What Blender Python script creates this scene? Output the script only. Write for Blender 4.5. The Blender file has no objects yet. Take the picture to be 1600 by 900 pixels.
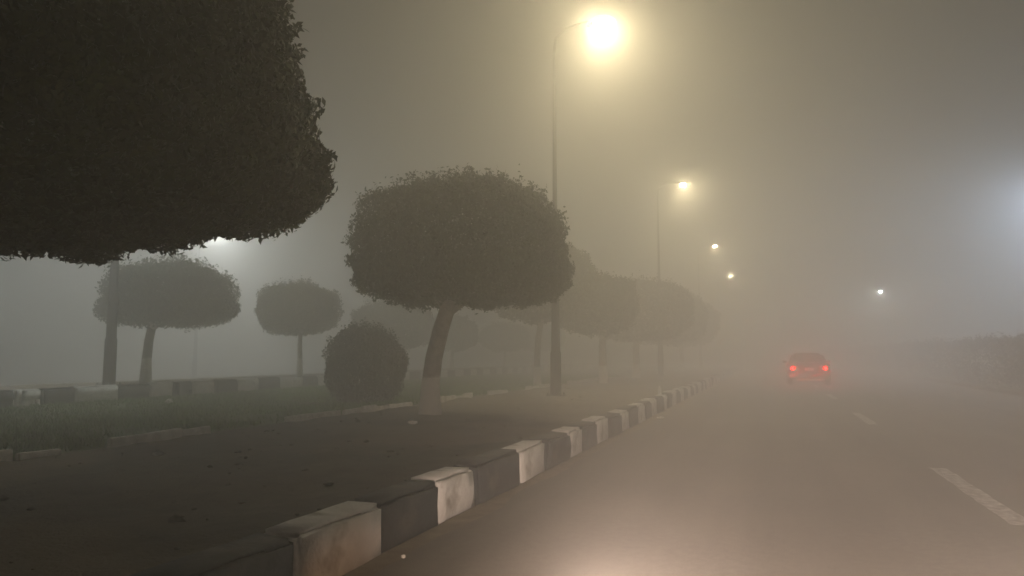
import bpy, bmesh, math, random
import numpy as np
from mathutils import Vector, Matrix, noise

scene = bpy.context.scene
C = scene.collection
PI = math.pi

# ------------------------------------------------------------------ camera
F_PX = 1160.0
PITCH = math.atan(106 / F_PX)
YAW = math.atan(405 / F_PX * math.cos(PITCH))
cam_d = bpy.data.cameras.new('camera')
cam = bpy.data.objects.new('camera', cam_d)
C.objects.link(cam)
cam_d.sensor_width = 36.0
cam_d.lens = 36.0 * F_PX / 1600.0
cam_d.clip_start = 0.05
cam_d.clip_end = 4000
cam.location = (0, 0, 1.3)
cam.rotation_euler = (PI / 2 + PITCH, 0, YAW)
scene.camera = cam

# ------------------------------------------------------------------ world: a dark night sky with a faint even town glow
world = bpy.data.worlds.new('World')
scene.world = world
world.use_nodes = True
wn = world.node_tree.nodes
wl = world.node_tree.links
wn.clear()
w_out = wn.new('ShaderNodeOutputWorld')
w_sky = wn.new('ShaderNodeTexSky')
w_sky.sky_type = 'NISHITA'
w_sky.sun_disc = False
w_sky.sun_elevation = math.radians(-6)
w_sky.sun_rotation = math.radians(200)
w_bg = wn.new('ShaderNodeBackground')
w_bg.inputs['Strength'].default_value = 0.05
w_glow = wn.new('ShaderNodeBackground')
w_glow.inputs['Color'].default_value = (1.0, 0.92, 0.78, 1)
w_glow.inputs["Strength"].default_value = 0.028
w_add = wn.new('ShaderNodeAddShader')
wl.new(w_sky.outputs[0], w_bg.inputs['Color'])
wl.new(w_bg.outputs[0], w_add.inputs[0])
wl.new(w_glow.outputs[0], w_add.inputs[1])
wl.new(w_add.outputs[0], w_out.inputs['Surface'])

# ------------------------------------------------------------------ render settings
scene.view_settings.view_transform = 'Standard'
scene.view_settings.look = 'None'
scene.view_settings.exposure = 0.0
scene.view_settings.gamma = 1.0
scene.view_settings.use_curve_mapping = False
cy = scene.cycles
cy.use_denoising = True
cy.max_bounces = 8
cy.diffuse_bounces = 2
cy.glossy_bounces = 2
cy.transmission_bounces = 3
cy.volume_bounces = 5
cy.sample_clamp_indirect = 4.0
cy.use_light_tree = True

# light levels, all in one place
LAMP_E = 5000.0
LAMP_COL = (1.0, 0.83, 0.49)
WHITE_E = 18500.0
WHITE_COL = (0.95, 1.0, 0.95)
BLUE_COL = (0.66, 0.80, 1.0)
HAZE_DENSITY = 0.055

# ------------------------------------------------------------------ helpers
def link(o, parent=None):
    C.objects.link(o)
    if parent is not None:
        o.parent = parent
    return o

def tag(o, label=None, cat=None, group=None, kind=None):
    if label: o['label'] = label
    if cat: o['category'] = cat
    if group: o['group'] = group
    if kind: o['kind'] = kind
    return o

def empty(name, loc, label, cat, group=None, rz=0.0):
    o = bpy.data.objects.new(name, None)
    o.empty_display_size = 0.2
    link(o)
    o.location = loc
    o.rotation_euler = (0, 0, rz)
    return tag(o, label, cat, group)

def mesh_obj(name, bm, mat, parent=None, smooth=False, loc=None):
    me = bpy.data.meshes.new(name)
    bmesh.ops.recalc_face_normals(bm, faces=bm.faces)
    bm.to_mesh(me)
    bm.free()
    if smooth:
        me.polygons.foreach_set('use_smooth', [True] * len(me.polygons))
    if mat: me.materials.append(mat)
    o = bpy.data.objects.new(name, me)
    link(o, parent)
    if loc: o.location = loc
    return o

def np_mesh(name, verts, faces, mat, parent=None, smooth=False):
    """verts (n,3), faces (m,k) numpy arrays, all faces with k corners"""
    me = bpy.data.meshes.new(name)
    n, (m, k) = len(verts), faces.shape
    me.vertices.add(n)
    me.vertices.foreach_set('co', np.ascontiguousarray(verts, dtype=np.float32).ravel())
    me.loops.add(m * k)
    me.loops.foreach_set('vertex_index', np.ascontiguousarray(faces, dtype=np.int32).ravel())
    me.polygons.add(m)
    me.polygons.foreach_set('loop_start', np.arange(0, m * k, k, dtype=np.int32))
    me.polygons.foreach_set('loop_total', np.full(m, k, dtype=np.int32))
    if smooth:
        me.polygons.foreach_set('use_smooth', np.ones(m, dtype=bool))
    me.update(calc_edges=True)
    if mat: me.materials.append(mat)
    o = bpy.data.objects.new(name, me)
    return link(o, parent)

def box(bm, x0, x1, y0, y1, z0, z1):
    vs = [bm.verts.new((x, y, z)) for z in (z0, z1) for y in (y0, y1) for x in (x0, x1)]
    for f in ((0, 1, 3, 2), (4, 5, 7, 6), (0, 1, 5, 4), (2, 3, 7, 6), (0, 2, 6, 4), (1, 3, 7, 5)):
        bm.faces.new([vs[i] for i in f])
    return vs

def tube(bm, pts, radii, seg=12, cap=True, wob=0.0, seed=0):
    """a tapered tube along a list of points"""
    rnd = random.Random(seed)
    pts = [Vector(p) for p in pts]
    rings = []
    ref = Vector((0.31, 0.95, 0.02))
    for i, p in enumerate(pts):
        a = pts[max(i - 1, 0)]; b = pts[min(i + 1, len(pts) - 1)]
        t = (b - a).normalized()
        u = t.cross(ref)
        if u.length < 1e-3: u = t.cross(Vector((1, 0, 0)))
        u.normalize(); v = t.cross(u)
        ring = []
        for k in range(seg):
            an = 2 * PI * k / seg
            r = radii[i] * (1 + wob * (rnd.random() - 0.5))
            ring.append(bm.verts.new(p + u * math.cos(an) * r + v * math.sin(an) * r))
        rings.append(ring)
    for i in range(len(rings) - 1):
        for k in range(seg):
            bm.faces.new((rings[i][k], rings[i][(k + 1) % seg], rings[i + 1][(k + 1) % seg], rings[i + 1][k]))
    if cap:
        bm.faces.new(rings[0][::-1]); bm.faces.new(rings[-1])

def lathe(bm, prof, seg=20, centre=(0, 0, 0)):
    """spin (r, z) pairs around z"""
    c = Vector(centre)
    rings = [[bm.verts.new(c + Vector((r * math.cos(2 * PI * k / seg), r * math.sin(2 * PI * k / seg), z))) for k in range(seg)] for r, z in prof]
    for i in range(len(rings) - 1):
        for k in range(seg):
            bm.faces.new((rings[i][k], rings[i][(k + 1) % seg], rings[i + 1][(k + 1) % seg], rings[i + 1][k]))
    bm.faces.new(rings[0][::-1]); bm.faces.new(rings[-1])

# ------------------------------------------------------------------ materials
def mat(name):
    m = bpy.data.materials.new(name)
    m.use_nodes = True
    nt = m.node_tree
    p = nt.nodes['Principled BSDF']
    return m, nt, p

def noise_mat(name, c1, c2, scale=6.0, rough=0.85, detail=6.0, bump=0.0, bscale=60.0, c3=None, s3=1.0, t3=(0.45, 0.6), coord='Object', spec=0.3, stops=(0.35, 0.65)):
    m, nt, p = mat(name)
    tc = nt.nodes.new('ShaderNodeTexCoord')
    nz = nt.nodes.new('ShaderNodeTexNoise')
    nz.inputs['Scale'].default_value = scale
    nz.inputs['Detail'].default_value = detail
    nz.inputs['Roughness'].default_value = 0.62
    nt.links.new(tc.outputs[coord], nz.inputs['Vector'])
    rp = nt.nodes.new('ShaderNodeValToRGB')
    rp.color_ramp.elements[0].position = stops[0]; rp.color_ramp.elements[0].color = (*c1, 1)
    rp.color_ramp.elements[1].position = stops[1]; rp.color_ramp.elements[1].color = (*c2, 1)
    nt.links.new(nz.outputs[0], rp.inputs[0])
    col = rp.outputs[0]
    if c3:
        n3 = nt.nodes.new('ShaderNodeTexNoise')
        n3.inputs['Scale'].default_value = s3; n3.inputs['Detail'].default_value = 5
        nt.links.new(tc.outputs[coord], n3.inputs['Vector'])
        r3 = nt.nodes.new('ShaderNodeValToRGB')
        r3.color_ramp.elements[0].position = t3[0]; r3.color_ramp.elements[1].position = t3[1]
        nt.links.new(n3.outputs[0], r3.inputs[0])
        mx = nt.nodes.new('ShaderNodeMix'); mx.data_type = 'RGBA'
        nt.links.new(r3.outputs[0], mx.inputs[0]); nt.links.new(col, mx.inputs[6])
        mx.inputs[7].default_value = (*c3, 1)
        col = mx.outputs[2]
    nt.links.new(col, p.inputs['Base Color'])
    p.inputs['Roughness'].default_value = rough
    p.inputs['Specular IOR Level'].default_value = spec
    if bump:
        nb = nt.nodes.new('ShaderNodeTexNoise')
        nb.inputs['Scale'].default_value = bscale; nb.inputs['Detail'].default_value = 4
        nt.links.new(tc.outputs[coord], nb.inputs['Vector'])
        b = nt.nodes.new('ShaderNodeBump'); b.inputs['Strength'].default_value = bump; b.inputs['Distance'].default_value = 0.02
        nt.links.new(nb.outputs[0], b.inputs['Height']); nt.links.new(b.outputs[0], p.inputs['Normal'])
    return m

def plain(name, col, rough=0.5, metal=0.0, spec=0.4):
    m = noise_mat(name, tuple(c * 0.85 for c in col), tuple(min(c * 1.12, 1) for c in col), 9.0, rough, spec=spec)
    m.node_tree.nodes['Principled BSDF'].inputs['Metallic'].default_value = metal
    return m

def leaf_mat(name, dark, light):
    m, nt, p = mat(name)
    geo = nt.nodes.new('ShaderNodeNewGeometry')
    rp = nt.nodes.new('ShaderNodeValToRGB')
    rp.color_ramp.elements[0].color = (*dark, 1); rp.color_ramp.elements[1].color = (*light, 1)
    nt.links.new(geo.outputs['Random Per Island'], rp.inputs[0])
    tc = nt.nodes.new('ShaderNodeTexCoord'); nz = nt.nodes.new('ShaderNodeTexNoise')
    nz.inputs['Scale'].default_value = 2.6; nz.inputs['Detail'].default_value = 4
    nt.links.new(tc.outputs['Object'], nz.inputs['Vector'])
    mx = nt.nodes.new('ShaderNodeMix'); mx.data_type = 'RGBA'; mx.blend_type = 'MULTIPLY'
    mx.inputs[0].default_value = 0.75
    r2 = nt.nodes.new('ShaderNodeValToRGB')
    r2.color_ramp.elements[0].position = 0.35; r2.color_ramp.elements[0].color = (0.35, 0.33, 0.28, 1)
    r2.color_ramp.elements[1].position = 0.65; r2.color_ramp.elements[1].color = (1, 1, 1, 1)
    nt.links.new(nz.outputs[0], r2.inputs[0])
    nt.links.new(rp.outputs[0], mx.inputs[6]); nt.links.new(r2.outputs[0], mx.inputs[7])
    nt.links.new(mx.outputs[2], p.inputs['Base Color'])
    p.inputs['Roughness'].default_value = 0.5
    p.inputs['Specular IOR Level'].default_value = 0.35
    return m

def emit_mat(name, col, strength, sampled=False):
    m, nt, p = mat(name)
    p.inputs['Base Color'].default_value = (*col, 1)
    p.inputs['Emission Color'].default_value = (*col, 1)
    p.inputs['Emission Strength'].default_value = strength
    m.cycles.emission_sampling = 'FRONT' if sampled else 'NONE'
    return m

M = {}
M['asphalt'] = noise_mat('asphalt', (0.075, 0.068, 0.06), (0.11, 0.10, 0.088), 14.0, 0.75, bump=0.5, bscale=180, c3=(0.12, 0.107, 0.09), s3=0.6, t3=(0.42, 0.75), spec=0.35)
def wear(m):
    nt = m.node_tree; p = nt.nodes['Principled BSDF']
    old = p.inputs['Base Color'].links[0].from_socket
    tc = nt.nodes.new('ShaderNodeTexCoord'); mp = nt.nodes.new('ShaderNodeMapping'); mp.inputs['Scale'].default_value = (1.5, 0.05, 1)
    nz = nt.nodes.new('ShaderNodeTexNoise'); nz.inputs['Scale'].default_value = 1.0; nz.inputs['Detail'].default_value = 6
    nt.links.new(tc.outputs['Object'], mp.inputs[0]); nt.links.new(mp.outputs[0], nz.inputs['Vector'])
    vo = nt.nodes.new('ShaderNodeTexNoise'); vo.inputs['Scale'].default_value = 90; vo.inputs['Detail'].default_value = 2
    nt.links.new(tc.outputs['Object'], vo.inputs['Vector'])
    m1 = nt.nodes.new('ShaderNodeMapRange'); m1.inputs[1].default_value = 0.35; m1.inputs[2].default_value = 0.65; m1.inputs[3].default_value = 0.72; m1.inputs[4].default_value = 1.18
    m2 = nt.nodes.new('ShaderNodeMapRange'); m2.inputs[1].default_value = 0.3; m2.inputs[2].default_value = 0.7; m2.inputs[3].default_value = 0.7; m2.inputs[4].default_value = 1.3
    nt.links.new(nz.outputs[0], m1.inputs[0]); nt.links.new(vo.outputs[0], m2.inputs[0])
    mu = nt.nodes.new('ShaderNodeMath'); mu.operation = 'MULTIPLY'
    nt.links.new(m1.outputs[0], mu.inputs[0]); nt.links.new(m2.outputs[0], mu.inputs[1])
    vm = nt.nodes.new('ShaderNodeVectorMath'); vm.operation = 'SCALE'
    nt.links.new(old, vm.inputs[0]); nt.links.new(mu.outputs[0], vm.inputs['Scale']); nt.links.new(vm.outputs[0], p.inputs['Base Color'])
wear(M['asphalt'])
M['paint'] = noise_mat('road_paint', (0.16, 0.155, 0.145), (0.46, 0.45, 0.43), 11.0, 0.7, bump=0.3, bscale=120)
M['earth'] = noise_mat('dry_earth', (0.10, 0.08, 0.055), (0.18, 0.145, 0.10), 2.0, 0.95, bump=0.6, bscale=25)
M['soil'] = noise_mat('dug_soil', (0.022, 0.017, 0.011), (0.055, 0.042, 0.028), 5.0, 0.95, bump=0.9, bscale=30, c3=(0.115, 0.09, 0.06), s3=0.28, t3=(0.52, 0.60))
def dry_beyond(m, y0, y1, col):
    nt = m.node_tree; p = nt.nodes['Principled BSDF']
    old = p.inputs['Base Color'].links[0].from_socket
    tc = nt.nodes.new('ShaderNodeTexCoord'); sp = nt.nodes.new('ShaderNodeSeparateXYZ'); nz = nt.nodes.new('ShaderNodeTexNoise')
    nz.inputs['Scale'].default_value = 0.55; nz.inputs['Detail'].default_value = 6
    nt.links.new(tc.outputs['Object'], sp.inputs[0]); nt.links.new(tc.outputs['Object'], nz.inputs['Vector'])
    a = nt.nodes.new('ShaderNodeMath'); a.operation = 'MULTIPLY_ADD'; a.inputs[1].default_value = 3.0
    nt.links.new(nz.outputs[0], a.inputs[0]); nt.links.new(sp.outputs['Y'], a.inputs[2])
    b = nt.nodes.new('ShaderNodeMath'); b.operation = 'MULTIPLY_ADD'; b.inputs[1].default_value = 0.6
    nt.links.new(sp.outputs['X'], b.inputs[0]); nt.links.new(a.outputs[0], b.inputs[2])
    r = nt.nodes.new('ShaderNodeMapRange'); r.inputs[1].default_value = y0; r.inputs[2].default_value = y1
    nt.links.new(b.outputs[0], r.inputs[0])
    fn = nt.nodes.new('ShaderNodeTexNoise'); fn.inputs['Scale'].default_value = 7; fn.inputs['Detail'].default_value = 6
    nt.links.new(tc.outputs['Object'], fn.inputs['Vector'])
    rp = nt.nodes.new('ShaderNodeValToRGB'); rp.color_ramp.elements[0].position = 0.3; rp.color_ramp.elements[1].position = 0.7
    rp.color_ramp.elements[0].color = (*[c * 0.7 for c in col], 1); rp.color_ramp.elements[1].color = (*[c * 1.25 for c in col], 1)
    nt.links.new(fn.outputs[0], rp.inputs[0])
    mx = nt.nodes.new('ShaderNodeMix'); mx.data_type = 'RGBA'
    nt.links.new(r.outputs[0], mx.inputs[0]); nt.links.new(old, mx.inputs[6]); nt.links.new(rp.outputs[0], mx.inputs[7])
    nt.links.new(mx.outputs[2], p.inputs['Base Color'])
dry_beyond(M['soil'], 10.6, 11.3, (0.13, 0.115, 0.085))
M['lawn'] = noise_mat('lawn_soil', (0.035, 0.055, 0.015), (0.07, 0.10, 0.03), 3.0, 0.95, bump=0.7, bscale=40)
M['grass'] = leaf_mat('grass_blades', (0.07, 0.16, 0.02), (0.15, 0.28, 0.05))
M['leaf'] = leaf_mat('ficus_leaves', (0.020, 0.040, 0.005), (0.058, 0.086, 0.012))
M['shrub'] = leaf_mat('shrub_leaves', (0.02, 0.035, 0.012), (0.05, 0.07, 0.025))
M['kerb_white'] = noise_mat('kerb_white_paint', (0.48, 0.48, 0.47), (0.66, 0.66, 0.64), 3.0, 0.8, bump=0.5, bscale=35, c3=(0.28, 0.265, 0.24), s3=3.5, t3=(0.56, 0.72))
M['kerb_black'] = noise_mat('kerb_black_paint', (0.018, 0.021, 0.026), (0.045, 0.05, 0.056), 7.0, 0.7, bump=0.5, bscale=35, c3=(0.10, 0.09, 0.078), s3=3.0, t3=(0.58, 0.75))
M['edging'] = noise_mat('limewashed_edging', (0.55, 0.53, 0.48), (0.78, 0.76, 0.70), 8.0, 0.9, bump=0.4, bscale=50)
M['dust'] = noise_mat('gutter_dust', (0.11, 0.09, 0.065), (0.20, 0.17, 0.13), 5.0, 0.95, bump=0.5, bscale=60)
M['concrete'] = noise_mat('concrete', (0.42, 0.40, 0.37), (0.62, 0.60, 0.56), 8.0, 0.9, bump=0.5, bscale=50)
M['metal'] = plain('galvanised_steel', (0.014, 0.014, 0.013), 0.8, 0.0, 0.1)
M['housing'] = plain('lamp_housing_paint', (0.22, 0.22, 0.21), 0.5)
M['lens_warm'] = emit_mat('lit_warm_lens', LAMP_COL, LAMP_E, True)
M['lens_white'] = emit_mat('lit_white_lens', WHITE_COL, WHITE_E, True)
M['lens_blue'] = emit_mat('lit_bluish_lens', BLUE_COL, WHITE_E * 1.55, True)
M['lens_dim'] = emit_mat('lit_dim_white_lens', WHITE_COL, WHITE_E * 0.4, True)
M['litter'] = noise_mat('crumpled_paper', (0.55, 0.54, 0.50), (0.8, 0.79, 0.75), 20.0, 0.8)
M['plastic'] = plain('white_plastic', (0.72, 0.72, 0.70), 0.35)

def bark_mat():
    m = noise_mat('bark', (0.24, 0.22, 0.185), (0.40, 0.37, 0.32), 9.0, 0.95, bump=0.8, bscale=22)
    nt = m.node_tree; p = nt.nodes['Principled BSDF']
    old = p.inputs['Base Color'].links[0].from_socket
    tc = nt.nodes.new('ShaderNodeTexCoord'); sp = nt.nodes.new('ShaderNodeSeparateXYZ')
    nz = nt.nodes.new('ShaderNodeTexNoise'); nz.inputs['Scale'].default_value = 5.0; nz.inputs['Detail'].default_value = 5
    nt.links.new(tc.outputs['Object'], sp.inputs[0]); nt.links.new(tc.outputs['Object'], nz.inputs['Vector'])
    ad = nt.nodes.new('ShaderNodeMath'); ad.operation = 'MULTIPLY_ADD'; ad.inputs[1].default_value = 0.22
    nt.links.new(nz.outputs[0], ad.inputs[0]); nt.links.new(sp.outputs['Z'], ad.inputs[2])
    mr = nt.nodes.new('ShaderNodeMapRange'); mr.inputs[1].default_value = 0.80; mr.inputs[2].default_value = 0.74; mr.clamp = True
    nt.links.new(ad.outputs[0], mr.inputs[0])
    mx = nt.nodes.new('ShaderNodeMix'); mx.data_type = 'RGBA'
    nt.links.new(mr.outputs[0], mx.inputs[0]); nt.links.new(old, mx.inputs[6])
    mx.inputs[7].default_value = (0.62, 0.60, 0.55, 1)      # limewash on the foot of the trunk
    nt.links.new(mx.outputs[2], p.inputs['Base Color'])
    return m
M['bark'] = bark_mat()

# ------------------------------------------------------------------ setting
def sheet(name, x0, x1, y0, y1, z, m, nx=1, ny=1, bumpy=0.0, seed=0, fscale=0.7, label=None):
    xs = np.linspace(x0, x1, nx + 1); ys = np.linspace(y0, y1, ny + 1)
    gx, gy = np.meshgrid(xs, ys)
    gz = np.full(gx.shape, z, dtype=float)
    if bumpy:
        for j in range(ny + 1):
            for i in range(nx + 1):
                v = Vector((gx[j, i] * fscale, gy[j, i] * fscale, seed))
                gz[j, i] += bumpy * (noise.noise(v) + 0.5 * noise.noise(v * 3.1) + 0.35 * noise.noise(v * 8.0))
    verts = np.stack([gx.ravel(), gy.ravel(), gz.ravel()], 1)
    a = (np.arange(ny)[:, None] * (nx + 1) + np.arange(nx)[None, :]).ravel()
    faces = np.stack([a, a + 1, a + nx + 2, a + nx + 1], 1)
    return tag(np_mesh(name, verts, faces, m, smooth=bool(bumpy)), label, kind='structure')

sheet('ground', -400, 400, -100, 900, -0.03, M['earth'])
sheet('road', -2.47, 7.6, -30, 400, 0.0, M['asphalt'], 6, 60)
sheet('opposite_road', -27.5, -17.6, -30, 400, 0.0, M['asphalt'], 4, 40)
sheet('soil_bed', -7.12, -2.70, -4, 70, 0.27, M['soil'], 80, 700, 0.04, 3.0, 1.0)
sheet('lawn', -14.45, -7.12, -4, 70, 0.27, M['lawn'], 60, 320, 0.022, 9.0, 0.8)
sheet('verge', -17.25, -14.60, -4, 70, 0.58, M['earth'], 12, 200, 0.02, 5.0)
sheet('roadside_verge', 7.83, 40, -10, 120, 0.13, M['lawn'], 20, 60, 0.03, 7.0)

# dusty strip lying in the gutter along the kerb, with a wandering edge
gy = np.linspace(-2, 60, 320)
gw = np.array([0.16 + 0.10 * noise.noise(Vector((0.3, y * 0.9, 0))) + 0.05 * noise.noise(Vector((2.3, y * 4.0, 0))) for y in gy])
gv = np.concatenate([np.stack([np.full(320, -2.46), gy, np.full(320, 0.004)], 1), np.stack([-2.44 + gw, gy, np.full(320, 0.004)], 1)])
ga = np.arange(319)
tag(np_mesh('gutter', gv, np.stack([ga, ga + 320, ga + 321, ga + 1], 1), M['dust']), kind='structure')

# lane markings, each painted dash on its own
dash_bm = bmesh.new()
rnd = random.Random(4)
for k, y0 in enumerate([-1.9, 6.8, 15.7, 24.5, 33.3, 42.1, 50.9]):
    bm = bmesh.new()
    n = 16
    L = []; R = []
    for i in range(n + 1):
        y = y0 + 3.1 * i / n
        L.append(bm.verts.new((1.70 + rnd.uniform(-0.012, 0.012), y, 0.005)))
        R.append(bm.verts.new((1.88 + rnd.uniform(-0.012, 0.012), y, 0.005)))
    for i in range(n):
        bm.faces.new((L[i], R[i], R[i + 1], L[i + 1]))
    o = mesh_obj('lane_marking', bm, M['paint'])
    tag(o, kind='structure')
dash_bm.free()

# kerb stones
def kerb_stone_bm(length, width, z0, z1, rnd, face=1):
    bm = bmesh.new()
    box(bm, -width / 2, width / 2, 0, length, z0, z1)
    bmesh.ops.bevel(bm, geom=[e for e in bm.edges if max(e.verts[0].co.z, e.verts[1].co.z) > z0 + 0.01], offset=0.035, segments=3, affect='EDGES')
    for q in (0.25, 0.5, 0.75):
        bmesh.ops.bisect_plane(bm, geom=bm.verts[:] + bm.edges[:] + bm.faces[:], plane_co=(0, length * q, 0), plane_no=(0, 1, 0))
    bmesh.ops.bisect_plane(bm, geom=bm.verts[:] + bm.edges[:] + bm.faces[:], plane_co=(0, 0, z0 + (z1 - z0) * 0.55), plane_no=(0, 0, 1))
    s = rnd.uniform(0, 100)
    for v in bm.verts:
        d = 0.03 * noise.noise(Vector((v.co.x * 4, v.co.y * 3 + s, v.co.z * 4))) + 0.012 * noise.noise(Vector((v.co.x * 14, v.co.y * 11 + s, v.co.z * 14)))
        v.co.x += d
        if v.co.z > z0 + 0.1: v.co.z += d * 0.7
    return bm

def kerb_row(name, label, x, y_list, first_white, z0, z1, width, seed):
    root = bpy.data.objects.new(name, None); link(root)
    root.location = (x, 0, 0)
    tag(root, label, None, None, 'structure')
    rnd = random.Random(seed)
    w = first_white
    for a, b in zip(y_list[:-1], y_list[1:]):
        bm = kerb_stone_bm(b - a - rnd.uniform(0.008, 0.035), width, z0, z1 + rnd.uniform(-0.022, 0.018), rnd)
        o = mesh_obj('kerb_stone', bm, M['kerb_white'] if w else M['kerb_black'], root, smooth=False)
        o.location = (rnd.uniform(-0.02, 0.014), a, 0)
        o.rotation_euler = (rnd.uniform(-0.012, 0.012), rnd.uniform(-0.03, 0.03), rnd.uniform(-0.02, 0.02))
        for p in o.data.polygons: p.use_smooth = True
        w = not w
    return root

rk = random.Random(11)
ys = [-3.2, -2.2, -1.25, -0.3, 0.7, 1.65, 2.6, 3.55, 4.51, 5.39, 6.21, 7.31, 8.29, 9.35, 10.1, 11.0, 11.85, 12.75, 13.6, 14.5, 15.3, 16.2, 17.1, 18.0, 18.9]
while ys[-1] < 60: ys.append(ys[-1] + rk.uniform(0.82, 1.02))
# 3.55-4.51 is white
kerb_row('median_kerb', 'black and white painted kerb along the road edge', -2.60, ys, ys.index(3.55) % 2 == 0, -0.05, 0.345, 0.29, 5)
yf = [-3.3, -2.3, -1.3, -0.3, 0.7, 1.7, 2.7, 3.7, 4.6, 5.5, 6.4, 7.3, 8.2, 9.1, 10.0, 10.96, 11.58, 12.39, 13.5, 14.45, 15.24, 15.89, 16.74, 17.62, 18.58, 19.61, 20.74, 21.67]
while yf[-1] < 60: yf.append(yf[-1] + rk.uniform(0.85, 1.05))
kerb_row('far_kerb', 'black and white kerb beyond the grass strip', -14.53, yf, yf.index(10.96) % 2 == 0, 0.15, 0.635, 0.24, 6)
# plain outer kerbs of the verge and of the right roadside
def long_kerb(name, x, z1, m='concrete'):
    root = bpy.data.objects.new(name, None); link(root); root.location = (x, 0, 0); tag(root, kind='structure')
    rr = random.Random(3)
    bm = kerb_stone_bm(1.48, 0.22, -0.05, z1, rr)
    first = None
    for k in range(60):
        if first is None:
            first = mesh_obj('kerb_stone', bm, M[m], root); o = first
        else:
            o = first.copy(); link(o, root)
        o.location = (rr.uniform(-.01, .01), -8 + 1.5 * k, 0)
long_kerb('verge_kerb', -17.4, 0.60)
long_kerb('roadside_kerb', 7.71, 0.15, 'dust')

# edging stones between soil and lawn, half buried, with gaps
root = bpy.data.objects.new('lawn_edging', None); link(root); root.location = (-7.12, 0, 0)
tag(root, 'broken pale concrete edging between soil and lawn', kind='structure')
re = random.Random(21)
y = 2.2
gaps = [(6.15, 6.8), (8.35, 9.6), (14.2, 15.2), (17.5, 18.6), (20.2, 21.6), (25, 27)]
while y < 34:
    L = re.uniform(0.45, 0.62)
    if not any(a < y + L / 2 < b for a, b in gaps):
        bm = bmesh.new()
        box(bm, -0.035, 0.035, 0, L - 0.015, 0.2, 0.372 + re.uniform(-0.035, 0.012))
        bmesh.ops.bevel(bm, geom=bm.edges[:], offset=0.012, segments=2, affect='EDGES')
        o = mesh_obj('edging_stone', bm, M['edging'], root)
        o.location = (re.uniform(-0.03, 0.03), y, 0); o.rotation_euler = (re.uniform(-.03, .03), re.uniform(-.08, .08), re.uniform(-0.04, 0.04))
    y += L

# grass blades on the lawn, thinning with distance
def grass():
    r = np.random.default_rng(8)
    n = 90000
    yy = 3.5 + 34 * r.random(n) ** 1.5
    xx = -14.35 + 7.1 * r.random(n)
    # patches
    keep = np.array([noise.noise(Vector((a * 0.55, b * 0.55, 2.0))) + 0.5 * noise.noise(Vector((a * 2.0, b * 2.0, 5.0))) for a, b in zip(xx, yy)])
    k = keep > r.uniform(-0.75, 0.15, n)
    xx, yy = xx[k], yy[k]; n = len(xx)
    an = r.random(n) * 2 * PI
    h = r.uniform(0.03, 0.085, n); w = r.uniform(0.006, 0.012, n) * (0.7 + yy / 14)
    lx, ly = r.normal(0, 0.035, n), r.normal(0, 0.035, n)
    dx, dy = np.cos(an) * w, np.sin(an) * w
    z0 = np.full(n, 0.255)
    v = np.empty((n, 3, 3))
    v[:, 0] = np.stack([xx - dx, yy - dy, z0], 1)
    v[:, 1] = np.stack([xx + dx, yy + dy, z0], 1)
    v[:, 2] = np.stack([xx + lx, yy + ly, z0 + h + 0.02], 1)
    o = np_mesh('grass', v.reshape(-1, 3), np.arange(n * 3).reshape(n, 3), M['grass'])
    tag(o, 'short green grass covering the strip between soil and far kerb', 'grass', kind='stuff')
grass()

# clods and dry leaves lying on the dug soil: uncountable crumbs
def clods():
    r = np.random.default_rng(5)
    n = 600
    yy = 1.5 + 30 * r.random(n) ** 1.7
    xx = -7.0 + 4.15 * r.random(n)
    s = r.gamma(1.6, 0.011, n) + 0.006
    base = np.array([(1, 0, 0), (-1, 0, 0), (0, 1, 0), (0, -1, 0), (0, 0, 0.45), (0, 0, -0.45)], float)
    fc = np.array([(0, 2, 4), (2, 1, 4), (1, 3, 4), (3, 0, 4), (2, 0, 5), (1, 2, 5), (3, 1, 5), (0, 3, 5)])
    v = base[None] * (1 + r.normal(0, 0.25, (n, 6, 3))) * s[:, None, None]
    v += np.stack([xx, yy, np.full(n, 0.268)], 1)[:, None]
    f = fc[None] + (np.arange(n) * 6)[:, None, None]
    o = np_mesh('soil_clods', v.reshape(-1, 3), f.reshape(-1, 3), M['soil'])
    tag(o, 'small dark clods scattered over the dug soil bed', 'soil', kind='stuff')
clods()

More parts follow.
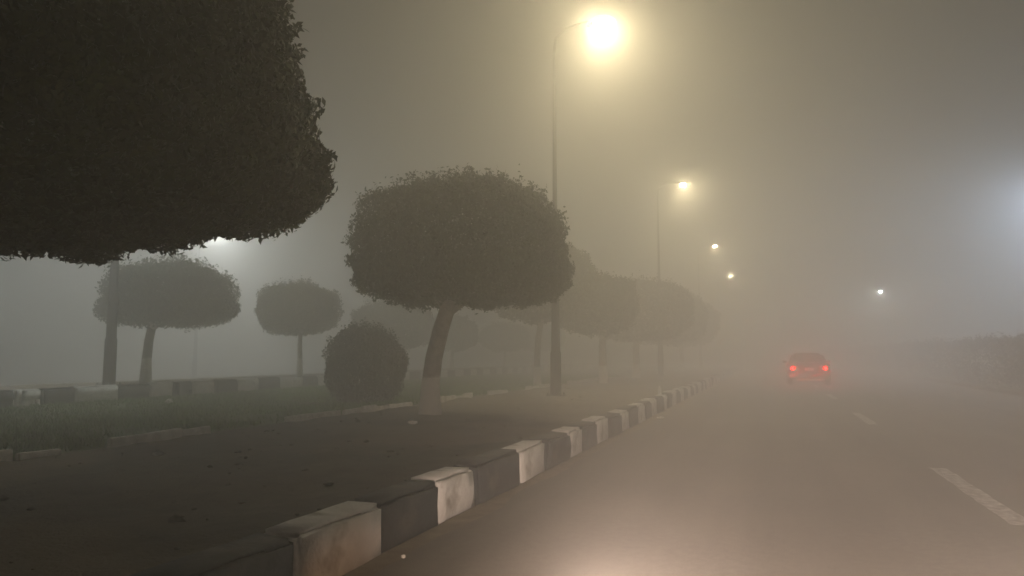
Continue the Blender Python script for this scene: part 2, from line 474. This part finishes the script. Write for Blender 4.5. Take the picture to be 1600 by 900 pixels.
# ------------------------------------------------------------------ foliage
def leaf_cloud(name, centre, rad, n, leaf, seed, mat_, parent, expo=2.6, depth=0.22, lump=0.10, tuft=0.06, flat_bottom=0.0, lump_f=1.6, bottom=None):
    """leaf-shaped faces spread through the outer shell of a clipped, lumpy rounded block"""
    r = np.random.default_rng(seed)
    d = r.normal(size=(n, 3)); d /= np.linalg.norm(d, axis=1)[:, None]
    e = np.where(d[:, 2:3] < 0, expo + flat_bottom, expo)
    k = (np.abs(d) ** e).sum(1, keepdims=True) ** (-1.0 / e)
    surf = d * k                                  # unit superellipsoid
    nrm = np.sign(surf) * np.abs(surf) ** (expo - 1) / np.array(rad)
    nrm /= np.linalg.norm(nrm, axis=1)[:, None]
    ph = r.uniform(0, 6.28, (9, 3)); fq = r.normal(0, lump_f, (9, 3)) * 2.2
    q = surf * np.array(rad)
    if bottom:
        q[:, 2] = np.where(q[:, 2] < 0, surf[:, 2] * bottom, q[:, 2])
    l = np.zeros(n)
    for a in range(9):
        l += np.sin(q @ fq[a] + ph[a, 0]) / 9 ** 0.5 * (1.0 if a < 5 else 0.6)
    fine = np.zeros(n)
    fq2 = r.normal(0, 9.0, (7, 3)); ph2 = r.uniform(0, 6.28, 7)
    for a in range(7): fine += np.sin(q @ fq2[a] + ph2[a]) / 7 ** 0.5
    inward = r.exponential(depth, n)
    inward = np.minimum(inward, 0.75 * min(rad))
    off = lump * l + 0.85 * tuft * fine + np.abs(r.normal(0, tuft, n)) * (0.5 + 1.3 * np.clip(d[:, 2], 0, 1)) * (fine > 0.3) - inward
    pos = q + nrm * off[:, None] + np.array(centre)
    # leaf frame
    ax = nrm + r.normal(0, 0.75, (n, 3)); ax[:, 2] -= 0.15
    ax /= np.linalg.norm(ax, axis=1)[:, None]
    t = np.cross(ax, r.normal(size=(n, 3))); t /= np.linalg.norm(t, axis=1)[:, None]
    b = np.cross(ax, t)
    L = leaf * r.uniform(0.6, 1.25, n)[:, None]; W = L * r.uniform(0.38, 0.55, n)[:, None]
    v = np.empty((n, 4, 3))
    v[:, 0] = pos - t * L * 0.5
    v[:, 1] = pos + b * W * 0.5 + ax * L * 0.06
    v[:, 2] = pos + t * L * 0.5
    v[:, 3] = pos - b * W * 0.5 + ax * L * 0.06
    return np_mesh(name, v.reshape(-1, 3), np.arange(n * 4).reshape(n, 4), mat_, parent)

def make_tree(label, x, y, z, crown_c, crown_r, n, leaf, seed, trunk_r, trunk_pts, group='clipped round-crowned trees', **kw):
    t = empty('ficus_tree', (x, y, z), label, 'tree', group)
    bm = bmesh.new()
    pts = trunk_pts
    rad = [trunk_r * (1.28 if i == 0 else 1.0 - 0.22 * i / (len(pts) - 1)) for i in range(len(pts))]
    tube(bm, [(p[0], p[1], p[2] - (0.08 if i == 0 else 0)) for i, p in enumerate(pts)], rad, 14, wob=0.08, seed=seed)
    tr = mesh_obj('trunk', bm, M['bark'], t, smooth=True)
    rr = random.Random(seed)
    top = Vector(pts[-1])
    for k in range(5):
        an = 2 * PI * (k + rr.uniform(-.25, .25)) / 5
        tip = Vector((crown_c[0] + math.cos(an) * crown_r[0] * 0.7, crown_c[1] + math.sin(an) * crown_r[1] * 0.7, crown_c[2] + rr.uniform(-0.2, 0.25) * crown_r[2]))
        mid = top.lerp(tip, 0.45) + Vector((0, 0, -0.05))
        bm = bmesh.new()
        tube(bm, [top - Vector((0, 0, 0.12)), top.lerp(mid, 0.5), mid, tip], [trunk_r * 0.62, trunk_r * 0.48, trunk_r * 0.36, trunk_r * 0.12], 8, wob=0.1, seed=seed + k)
        mesh_obj('limb', bm, M['bark'], t, smooth=True)
    leaf_cloud('crown', crown_c, crown_r, n, leaf, seed, M['leaf'], t, **kw)
    return t

# the near tree whose crown fills the upper left
make_tree('huge dark clipped tree crown closest to the camera, upper left', -5.75, 3.6, 0.27, (0.1, 0.15, 2.8), (2.34, 2.34, 1.9), 230000, 0.075, 1, 0.2,
          [(0, 0, 0), (0.05, 0.02, 0.7), (-0.05, 0.03, 1.4), (0.02, 0, 1.95)], expo=2.6, depth=0.2, lump=0.045, tuft=0.05, flat_bottom=0.6, bottom=0.88)
# the tree in the middle of the picture
make_tree('clipped tree with whitewashed leaning trunk, middle of the picture', -5.71, 12.03, 0.27, (0.60, 0.1, 2.68), (1.74, 1.74, 1.42), 95000, 0.075, 2, 0.17,
          [(0, 0, 0), (0.0, 0.0, 0.5), (0.05, 0.02, 1.0), (0.18, 0.03, 1.5), (0.34, 0.03, 1.95)], expo=3.2, depth=0.18, lump=0.07, tuft=0.05, flat_bottom=0.8, bottom=0.74)
# trees further along the soil bed
make_tree('slender trunked tree hidden behind the middle tree, beside the lamp pole', -7.75, 25.0, 0.27, (0.1, 0.0, 3.6), (2.0, 2.0, 1.35), 26000, 0.13, 3, 0.12,
          [(0, 0, 0), (-0.02, 0, 0.8), (0.03, 0, 1.6), (0.2, 0, 2.6)], expo=2.6, depth=0.2)
make_tree('tree fading in fog just right of the near lamp pole', -6.0, 27.6, 0.27, (-0.3, 0.0, 2.95), (1.6, 1.6, 1.1), 24000, 0.13, 4, 0.16,
          [(0, 0, 0), (0.02, 0, 0.7), (0.0, 0, 1.4), (0.05, 0, 1.95)], expo=2.6, depth=0.2)
make_tree('second foggy tree past the near lamp pole', -6.0, 35.0, 0.27, (0.1, 0.0, 3.15), (2.5, 2.3, 1.45), 24000, 0.14, 5, 0.17,
          [(0, 0, 0), (0.02, 0, 0.7), (0.0, 0, 1.4), (0.05, 0, 1.95)], expo=2.5, depth=0.2)
make_tree('third foggy tree past the near lamp pole', -5.9, 42.5, 0.27, (0.1, 0.0, 3.2), (2.5, 2.3, 1.5), 20000, 0.15, 6, 0.17,
          [(0, 0, 0), (0.02, 0, 0.7), (0.0, 0, 1.4), (0.05, 0, 1.95)], expo=2.5, depth=0.2)
make_tree('faintest tree at the end of the row along the kerb', -5.7, 51.0, 0.27, (0.0, 0.0, 3.2), (2.5, 2.3, 1.5), 16000, 0.16, 7, 0.17,
          [(0, 0, 0), (0.02, 0, 0.7), (0.0, 0, 1.4), (0.05, 0, 1.95)], expo=2.5, depth=0.2)
# trees on the verge beyond the far kerb
make_tree('wide crowned tree with forked trunk beyond far kerb, at left', -15.3, 15.15, 0.58, (0.45, 0.2, 2.15), (1.38, 1.38, 0.98), 36000, 0.10, 8, 0.13,
          [(0, 0, 0), (0.0, 0.0, 0.6), (0.05, 0, 1.1), (0.15, 0, 1.55)], expo=3.0, depth=0.15, lump=0.07, flat_bottom=1.2, bottom=0.6)
make_tree('smaller flat topped tree on thin trunk beyond the far kerb', -15.5, 22.1, 0.58, (-0.1, 0.0, 2.35), (1.2, 1.2, 0.83), 26000, 0.10, 9, 0.09,
          [(0, 0, 0), (0.0, 0.0, 0.6), (-0.02, 0, 1.1), (0.0, 0, 1.6)], expo=3.4, depth=0.15, lump=0.06, flat_bottom=1.0)
make_tree('tree beyond far kerb showing above the round shrub', -15.5, 28.6, 0.58, (0.1, 0.0, 2.0), (1.6, 1.6, 0.95), 22000, 0.12, 10, 0.12,
          [(0, 0, 0), (0.0, 0.0, 0.6), (0.02, 0, 1.1), (0.05, 0, 1.5)], expo=3.0, depth=0.15, lump=0.06)
make_tree('small foggy tree just behind the leaning whitewashed trunk', -15.5, 35.2, 0.58, (0.0, 0.0, 1.85), (1.3, 1.3, 0.85), 16000, 0.13, 11, 0.1,
          [(0, 0, 0), (0.0, 0.0, 0.5), (0.02, 0, 0.9), (0.0, 0, 1.3)], expo=2.6, depth=0.15, lump=0.06)
make_tree('faint low tree between leaning trunk and slender trunk', -15.5, 43.2, 0.58, (0.0, 0.0, 1.85), (1.5, 1.5, 0.8), 16000, 0.14, 12, 0.1,
          [(0, 0, 0), (0.0, 0.0, 0.5), (0.02, 0, 0.9), (0.0, 0, 1.3)], expo=2.6, depth=0.15, lump=0.06)
make_tree('faintest far tree seen left of the lamp pole', -15.5, 50.5, 0.58, (0.0, 0.0, 2.0), (1.7, 1.7, 0.9), 14000, 0.15, 13, 0.1,
          [(0, 0, 0), (0.0, 0.0, 0.5), (0.02, 0, 0.9), (0.0, 0, 1.4)], expo=2.6, depth=0.15, lump=0.06)

# clipped round shrub on the lawn
s = empty('round_shrub', (-8.45, 14.45, 0.26), 'clipped round dark shrub on the grass beside the leaning trunk', 'shrub')
bm = bmesh.new()
for k in range(5):
    an = k * 1.3
    tube(bm, [(0.04 * math.cos(an), 0.04 * math.sin(an), -0.05), (0.2 * math.cos(an), 0.2 * math.sin(an), 0.4), (0.45 * math.cos(an), 0.45 * math.sin(an), 0.95)], [0.03, 0.022, 0.008], 6)
mesh_obj('stem', bm, M['bark'], s, smooth=True)
leaf_cloud('foliage', (0, 0, 0.80), (0.83, 0.83, 0.84), 30000, 0.065, 31, M['shrub'], s, expo=2.35, depth=0.13, lump=0.05, tuft=0.045)

# dark hedge along the right roadside, lost in the fog
hd = empty('hedge', (9.0, 64, 0.13), 'dark clipped hedge dissolving into fog along the right roadside', 'hedge')
for k in range(20):
    y = -31 + k * 3.3
    bm = bmesh.new()
    tube(bm, [(0, y, -0.1), (0.05, y + 0.05, 0.6), (0, y, 1.4)], [0.05, 0.035, 0.01], 6)
    mesh_obj('stem', bm, M['bark'], hd)
leaf_cloud('foliage', (0, 0, 0.9), (0.85, 33.0, 0.95), 75000, 0.16, 41, M['shrub'], hd, expo=7.0, depth=0.18, lump=0.13, tuft=0.08, lump_f=0.5)

# ------------------------------------------------------------------ street lamps
def street_lamp(label, x, y, z, height, arm, lens_mat, group, lens=0.105, pole_r=0.125):
    """a tapered pole with a curved arm along +x (or -x) and a drop-lens luminaire"""
    t = empty('street_lamp', (x, y, z), label, 'street lamp', group)
    H = height - z
    bm = bmesh.new()
    tube(bm, [(0, 0, 0.02), (0, 0, 1.1), (0, 0, 1.16), (0, 0, H * 0.5), (0, 0, H - 0.5)], [pole_r * 1.15, pole_r * 1.1, pole_r * 0.95, pole_r * 0.5, pole_r * 0.28], 14)
    mesh_obj('pole', bm, M['metal'], t, smooth=True)
    bm = bmesh.new()
    box(bm, -pole_r * 1.7, pole_r * 1.7, -pole_r * 1.7, pole_r * 1.7, -0.06, 0.035)
    bmesh.ops.bevel(bm, geom=bm.edges[:], offset=0.01, segments=1, affect='EDGES')
    bp = mesh_obj('base_plate', bm, M['metal'], t)
    for sx in (-1, 1):
        for sy in (-1, 1):
            b = bmesh.new(); lathe(b, [(0.022, 0), (0.022, 0.05), (0.012, 0.06)], 6, (sx * pole_r * 1.35, sy * pole_r * 1.35, 0.03))
            mesh_obj('bolt', b, M['metal'], bp)
    d = 1 if arm > 0 else -1
    A = abs(arm)
    bm = bmesh.new()
    tube(bm, [(0, 0, H - 0.55), (d * 0.05, 0, H - 0.2), (d * 0.25 * A, 0, H + 0.05), (d * 0.6 * A, 0, H + 0.14), (d * (A - 0.25), 0, H + 0.15)], [0.04, 0.036, 0.032, 0.03, 0.028], 10)
    mesh_obj('arm', bm, M['metal'], t, smooth=True)
    # luminaire: flattened shell with a drop lens below
    bm = bmesh.new()
    lathe(bm, [(0.06, 0.22), (0.17, 0.19), (0.25, 0.11), (0.275, 0.02), (0.265, 0.0)], 20)
    for v in bm.verts: v.co.x *= 1.45
    hs = mesh_obj('lamp_housing', bm, M['housing'], t, smooth=True); hs.location = (d * A, 0, H)
    bm = bmesh.new()                                  # added plate that keeps lens light off the pole side
    box(bm, -0.008, 0.008, -0.2, 0.2, -lens * 1.05 - 0.11, 0.03)
    sh = mesh_obj('added_light_baffle', bm, M['metal'], t); sh.location = (d * (A - lens * 1.2 - 0.05), 0, H)
    bm = bmesh.new()
    R = lens
    lathe(bm, [(R, 0.0)] + [(R * math.cos(a), -R * 1.05 * math.sin(a)) for a in (0.25, 0.5, 0.75, 1.0, 1.25, 1.45)], 22)
    for v in bm.verts: v.co.x *= 1.2
    ln = mesh_obj('lamp_lens', bm, lens_mat, t, smooth=True); ln.location = (d * A, 0, H - 0.002)
    return t

gm = 'warm street lamps along the median'
for k, (yy, lab) in enumerate([(18.6, 'nearest warm street lamp, brilliant yellow, high above the middle tree'),
                               (37.95, 'second warm street lamp along the median, with a small halo'),
                               (60.5, 'third warm street lamp, a small point of light in fog'),
                               (84.0, 'fourth and farthest warm street lamp, faintest point in the row')]):
    street_lamp(lab, -5.27, yy, 0.27, 10.0, 1.3, M['lens_warm'], gm)
gr = 'white street lamps on the right roadside'
street_lamp('white roadside lamp just beyond the right edge, lighting the fog bluish', 16.4, 46.6, 0.13, 10.2, -1.3, M['lens_blue'], gr)
street_lamp('distant white roadside lamp, a tiny point right of the car', 12.2, 85.3, 0.13, 8.0, -1.3, M['lens_white'], gr, lens=0.10)
gl = 'white street lamps on the left'
street_lamp('grey lamp pole before the wide tree beyond the far kerb', -15.0, 13.75, 0.58, 10.0, -1.3, M['lens_dim'], gl)
street_lamp('white lamp across the opposite road, shining under the near crown', -33.0, 36.4, 0.0, 9.2, 1.3, M['lens_white'], gl)

# ------------------------------------------------------------------ the car ahead
M['car_paint'] = plain('dark_car_paint', (0.035, 0.03, 0.03), 0.3, 0.3)
M['car_glass'] = plain('car_glass', (0.012, 0.013, 0.014), 0.1)
M['tyre'] = plain('tyre_rubber', (0.02, 0.02, 0.02), 0.85)
M['rim'] = plain('alloy_rim', (0.35, 0.35, 0.35), 0.35, 0.8)
M['tail'] = emit_mat('lit_tail_lamp', (1.0, 0.004, 0.004), 11.0)
M['tail_dark'] = plain('red_lamp_plastic', (0.25, 0.012, 0.012), 0.25)
M['plate'] = plain('number_plate', (0.72, 0.72, 0.70), 0.5)
M['trim'] = plain('black_trim', (0.03, 0.03, 0.03), 0.6)
M['bumper_reflection'] = plain('painted_bumper_reflection', (0.72, 0.70, 0.67), 0.5)  # pale colour paints in the reflection low on the bumper

def car():
    t = empty('car', (1.55, 35.0, 0.0), 'dark saloon car driving ahead with lit red tail lights', 'car')
    # body: cross-sections from tail (y=0) to nose (y=4.5); each section is half-width at sill, waist, shoulder and height
    secs = [(0.00, 0.74, 0.40, 0.78, 0.82), (0.06, 0.82, 0.30, 0.84, 0.98), (0.35, 0.86, 0.26, 0.88, 1.02), (0.9, 0.88, 0.24, 0.89, 1.00),
            (1.6, 0.89, 0.22, 0.90, 0.97), (2.8, 0.89, 0.22, 0.90, 0.95), (3.6, 0.88, 0.24, 0.88, 0.90), (4.2, 0.84, 0.28, 0.82, 0.80), (4.5, 0.66, 0.38, 0.66, 0.66)]
    bm = bmesh.new()
    rings = []
    for y, wl, zl, wu, zu in secs:
        half = [(wl * 0.94, zl), (wl, zl + 0.14), (wu, zl + (zu - zl) * 0.6), (wu * 0.97, zu - 0.07), (wu * 0.86, zu)]
        pts = half + [(-a, b) for a, b in half[::-1]]
        rings.append([bm.verts.new((a, y, b)) for a, b in pts])
    n = len(rings[0])
    for i in range(len(rings) - 1):
        for k in range(n):
            bm.faces.new((rings[i][k], rings[i][(k + 1) % n], rings[i + 1][(k + 1) % n], rings[i + 1][k]))
    bm.faces.new(rings[0][::-1]); bm.faces.new(rings[-1])
    bmesh.ops.bevel(bm, geom=[e for e in bm.edges if e.is_manifold and e.calc_face_angle(0) > 0.5], offset=0.03, segments=2, affect='EDGES')
    body = mesh_obj('body', bm, M['car_paint'], t, smooth=True)
    # roof and pillars
    bm = bmesh.new()
    rings = []
    for y, wb, zb, wt, zt in [(0.62, 0.74, 0.97, 0.66, 1.03), (1.25, 0.78, 0.97, 0.55, 1.40), (1.9, 0.80, 0.96, 0.57, 1.44), (2.5, 0.80, 0.95, 0.57, 1.40), (3.25, 0.76, 0.93, 0.66, 0.98)]:
        half = [(wb, zb - 0.04), ((wb * 0.45 + wt * 0.55), (zb + zt) / 2), (wt, zt - 0.04), (wt * 0.8, zt)]
        pts = half + [(-a, b) for a, b in half[::-1]]
        rings.append([bm.verts.new((a, y, b)) for a, b in pts])
    n = len(rings[0])
    for i in range(len(rings) - 1):
        for k in range(n):
            bm.faces.new((rings[i][k], rings[i][(k + 1) % n], rings[i + 1][(k + 1) % n], rings[i + 1][k]))
    bm.faces.new(rings[0][::-1]); bm.faces.new(rings[-1])
    mesh_obj('roof', bm, M['car_paint'], t, smooth=True)
    def quad(name, pts, m, parent, th=0.012):
        bm = bmesh.new()
        c = [Vector(p) for p in pts]
        nn = (c[1] - c[0]).cross(c[2] - c[0]).normalized() * th
        a = [bm.verts.new(p + nn) for p in c]; b = [bm.verts.new(p - nn) for p in c]
        bm.faces.new(a); bm.faces.new(b[::-1])
        for k in range(len(c)):
            bm.faces.new((a[k], b[k], b[(k + 1) % len(c)], a[(k + 1) % len(c)]))
        return mesh_obj(name, bm, m, parent)
    quad('rear_window', [(-0.60, 0.70, 1.06), (0.60, 0.70, 1.06), (0.46, 1.19, 1.375), (-0.46, 1.19, 1.375)], M['car_glass'], t, 0.03)
    quad('windscreen', [(-0.60, 3.12, 1.04), (0.60, 3.12, 1.04), (0.48, 2.58, 1.37), (-0.48, 2.58, 1.37)], M['car_glass'], t, 0.03)
    for sx in (-1, 1):
        quad('side_window', [(sx * 0.775, 1.1, 1.02), (sx * 0.785, 2.8, 1.01), (sx * 0.63, 2.4, 1.34), (sx * 0.63, 1.35, 1.34)], M['car_glass'], t, 0.02)
        # tail lamp: red plastic body with a lit round bulb area
        bm = bmesh.new()
        box(bm, -0.15, 0.15, -0.03, 0.12, -0.085, 0.085)
        bmesh.ops.bevel(bm, geom=bm.edges[:], offset=0.025, segments=2, affect='EDGES')
        tl = mesh_obj('tail_light', bm, M['tail_dark'], t, smooth=True); tl.location = (sx * 0.66, 0.0, 0.77)
        bm = bmesh.new()
        lathe(bm, [(0.088, 0.0), (0.085, 0.02), (0.06, 0.035)], 16)
        bmesh.ops.rotate(bm, verts=bm.verts, matrix=Matrix.Rotation(PI / 2, 3, 'X'))
        bl = mesh_obj('lit_lens', bm, M['tail'], tl, smooth=True); bl.location = (0, -0.032, 0)
        ld = bpy.data.lights.new('tail_glow', 'POINT'); ld.energy = 75; ld.color = (1.0, 0.02, 0.015); ld.shadow_soft_size = 0.05
        lo = bpy.data.objects.new('tail_glow', ld); link(lo, tl); lo.location = (0, -0.16, 0)
        # mirrors
        bm = bmesh.new(); box(bm, -0.09, 0.09, -0.04, 0.05, -0.06, 0.06)
        bmesh.ops.bevel(bm, geom=bm.edges[:], offset=0.025, segments=2, affect='EDGES')
        mr = mesh_obj('mirror', bm, M['car_paint'], t, smooth=True); mr.location = (sx * 0.96, 2.75, 1.02)
        for wy in (0.85, 3.55):
            bm = bmesh.new(); lathe(bm, [(0.19, -0.10), (0.29, -0.10), (0.315, -0.06), (0.315, 0.06), (0.29, 0.10), (0.19, 0.10)], 24)
            bmesh.ops.rotate(bm, verts=bm.verts, matrix=Matrix.Rotation(PI / 2, 3, 'Y'))
            w = mesh_obj('wheel', bm, M['tyre'], t, smooth=True); w.location = (sx * 0.79, wy, 0.315)
            bm = bmesh.new(); lathe(bm, [(0.19, -0.02), (0.17, 0.015), (0.05, 0.01), (0.04, 0.03)], 20)
            bmesh.ops.rotate(bm, verts=bm.verts, matrix=Matrix.Rotation(sx * PI / 2, 3, 'Y'))
            rm = mesh_obj('rim', bm, M['rim'], w, smooth=True); rm.location = (sx * 0.095, 0, 0)
    bm = bmesh.new(); box(bm, -0.84, 0.84, -0.07, 0.12, 0.32, 0.56)
    bmesh.ops.bevel(bm, geom=bm.edges[:], offset=0.04, segments=3, affect='EDGES')
    bu = mesh_obj('rear_bumper', bm, M['car_paint'], t, smooth=True)
    bm = bmesh.new(); box(bm, -0.56, 0.56, -0.085, -0.02, 0.215, 0.31)
    bmesh.ops.bevel(bm, geom=bm.edges[:], offset=0.015, segments=2, affect='EDGES')
    mesh_obj('reflection_strip', bm, M['bumper_reflection'], bu)  # pale strip standing in for a reflection under the bumper
    bm = bmesh.new(); box(bm, -0.19, 0.19, -0.045, -0.015, 0.66, 0.78)
    bmesh.ops.bevel(bm, geom=bm.edges[:], offset=0.008, segments=1, affect='EDGES')
    mesh_obj('number_plate', bm, M['plate'], t)
    bm = bmesh.new(); box(bm, -0.55, 0.55, -0.035, 0.0, 0.82, 0.86)
    mesh_obj('boot_handle', bm, M['trim'], t)
car()

# ------------------------------------------------------------------ litter
def crumple(label, loc, size, seed, cat='litter'):
    bm = bmesh.new()
    bmesh.ops.create_icosphere(bm, subdivisions=2, radius=1.0)
    for v in bm.verts:
        d = 1 + 0.55 * noise.noise(v.co * 1.7 + Vector((seed, 0, 0))) + 0.3 * noise.noise(v.co * 4.0 + Vector((0, seed, 0)))
        v.co = Vector((v.co.x * size[0] * d, v.co.y * size[1] * d, v.co.z * size[2] * d))
    o = mesh_obj('paper_scrap', bm, M['litter'])
    o.location = loc; o.rotation_euler = (0, 0, seed)
    tag(o, label, cat, 'scraps of litter')
crumple('white paper scrap on dark soil beside the leaning trunk', (-5.09, 10.12, 0.31), (0.075, 0.05, 0.03), 1.3)
crumple('white scrap on asphalt close to the nearest kerb stones', (-2.28, 4.42, 0.012), (0.022, 0.016, 0.010), 2.1)
crumple('white scrap in the gutter farther along the kerb', (-2.22, 15.77, 0.02), (0.07, 0.06, 0.02), 3.7)
crumple('pale scrap lying on the grass near the far kerb', (-12.1, 12.63, 0.34), (0.085, 0.06, 0.05), 4.4)

b = empty('plastic_bottle', (-2.60, 18.5, 0.35), 'small white bottle standing on the painted kerb', 'bottle')
bm = bmesh.new()
lathe(bm, [(0.036, 0.0), (0.041, 0.012), (0.041, 0.13), (0.034, 0.16), (0.016, 0.19), (0.015, 0.205)], 14)
mesh_obj('bottle_body', bm, M['plastic'], b, smooth=True)
bm = bmesh.new(); lathe(bm, [(0.018, 0.203), (0.018, 0.222), (0.015, 0.226)], 12)
mesh_obj('cap', bm, M['plastic'], b, smooth=True)

# ------------------------------------------------------------------ lamps of the car the picture is taken from
def car_lamp(name, loc, target, watts, col, size, blend):
    ld = bpy.data.lights.new(name, 'SPOT')
    ld.energy = watts; ld.color = col; ld.spot_size = math.radians(size); ld.spot_blend = blend; ld.shadow_soft_size = 0.07
    o = bpy.data.objects.new(name, ld); link(o)
    o.location = loc
    o.rotation_euler = (Vector(target) - Vector(loc)).to_track_quat('-Z', 'Y').to_euler()
car_lamp('headlight_beam', (-0.50, 1.9, 0.60), (-0.2, 4.2, 0.0), 1750, (1.0, 0.73, 0.57), 98, 1.0)
car_lamp('headlight_beam', (0.80, 1.9, 0.60), (1.2, 4.6, 0.0), 1250, (1.0, 0.75, 0.58), 108, 1.0)
car_lamp('indicator_beam', (-0.85, 1.8, 0.50), (-2.34, 4.05, -0.10), 75, (1.0, 0.42, 0.12), 20, 1.0)

# ------------------------------------------------------------------ fog
bm = bmesh.new()
box(bm, -380, 380, -95, 880, -1.05, 10.9)
hm = bpy.data.materials.new('fog'); hm.use_nodes = True
nt = hm.node_tree; nt.nodes.clear()
out = nt.nodes.new('ShaderNodeOutputMaterial'); pv = nt.nodes.new('ShaderNodeVolumePrincipled')
pv.inputs['Color'].default_value = (0.985, 0.98, 0.97, 1)
pv.inputs['Density'].default_value = HAZE_DENSITY
pv.inputs['Anisotropy'].default_value = 0.5
nt.links.new(pv.outputs[0], out.inputs['Volume'])
hz = mesh_obj('haze', bm, hm)
tag(hz, 'night fog filling the air over the road', 'fog', kind='stuff')
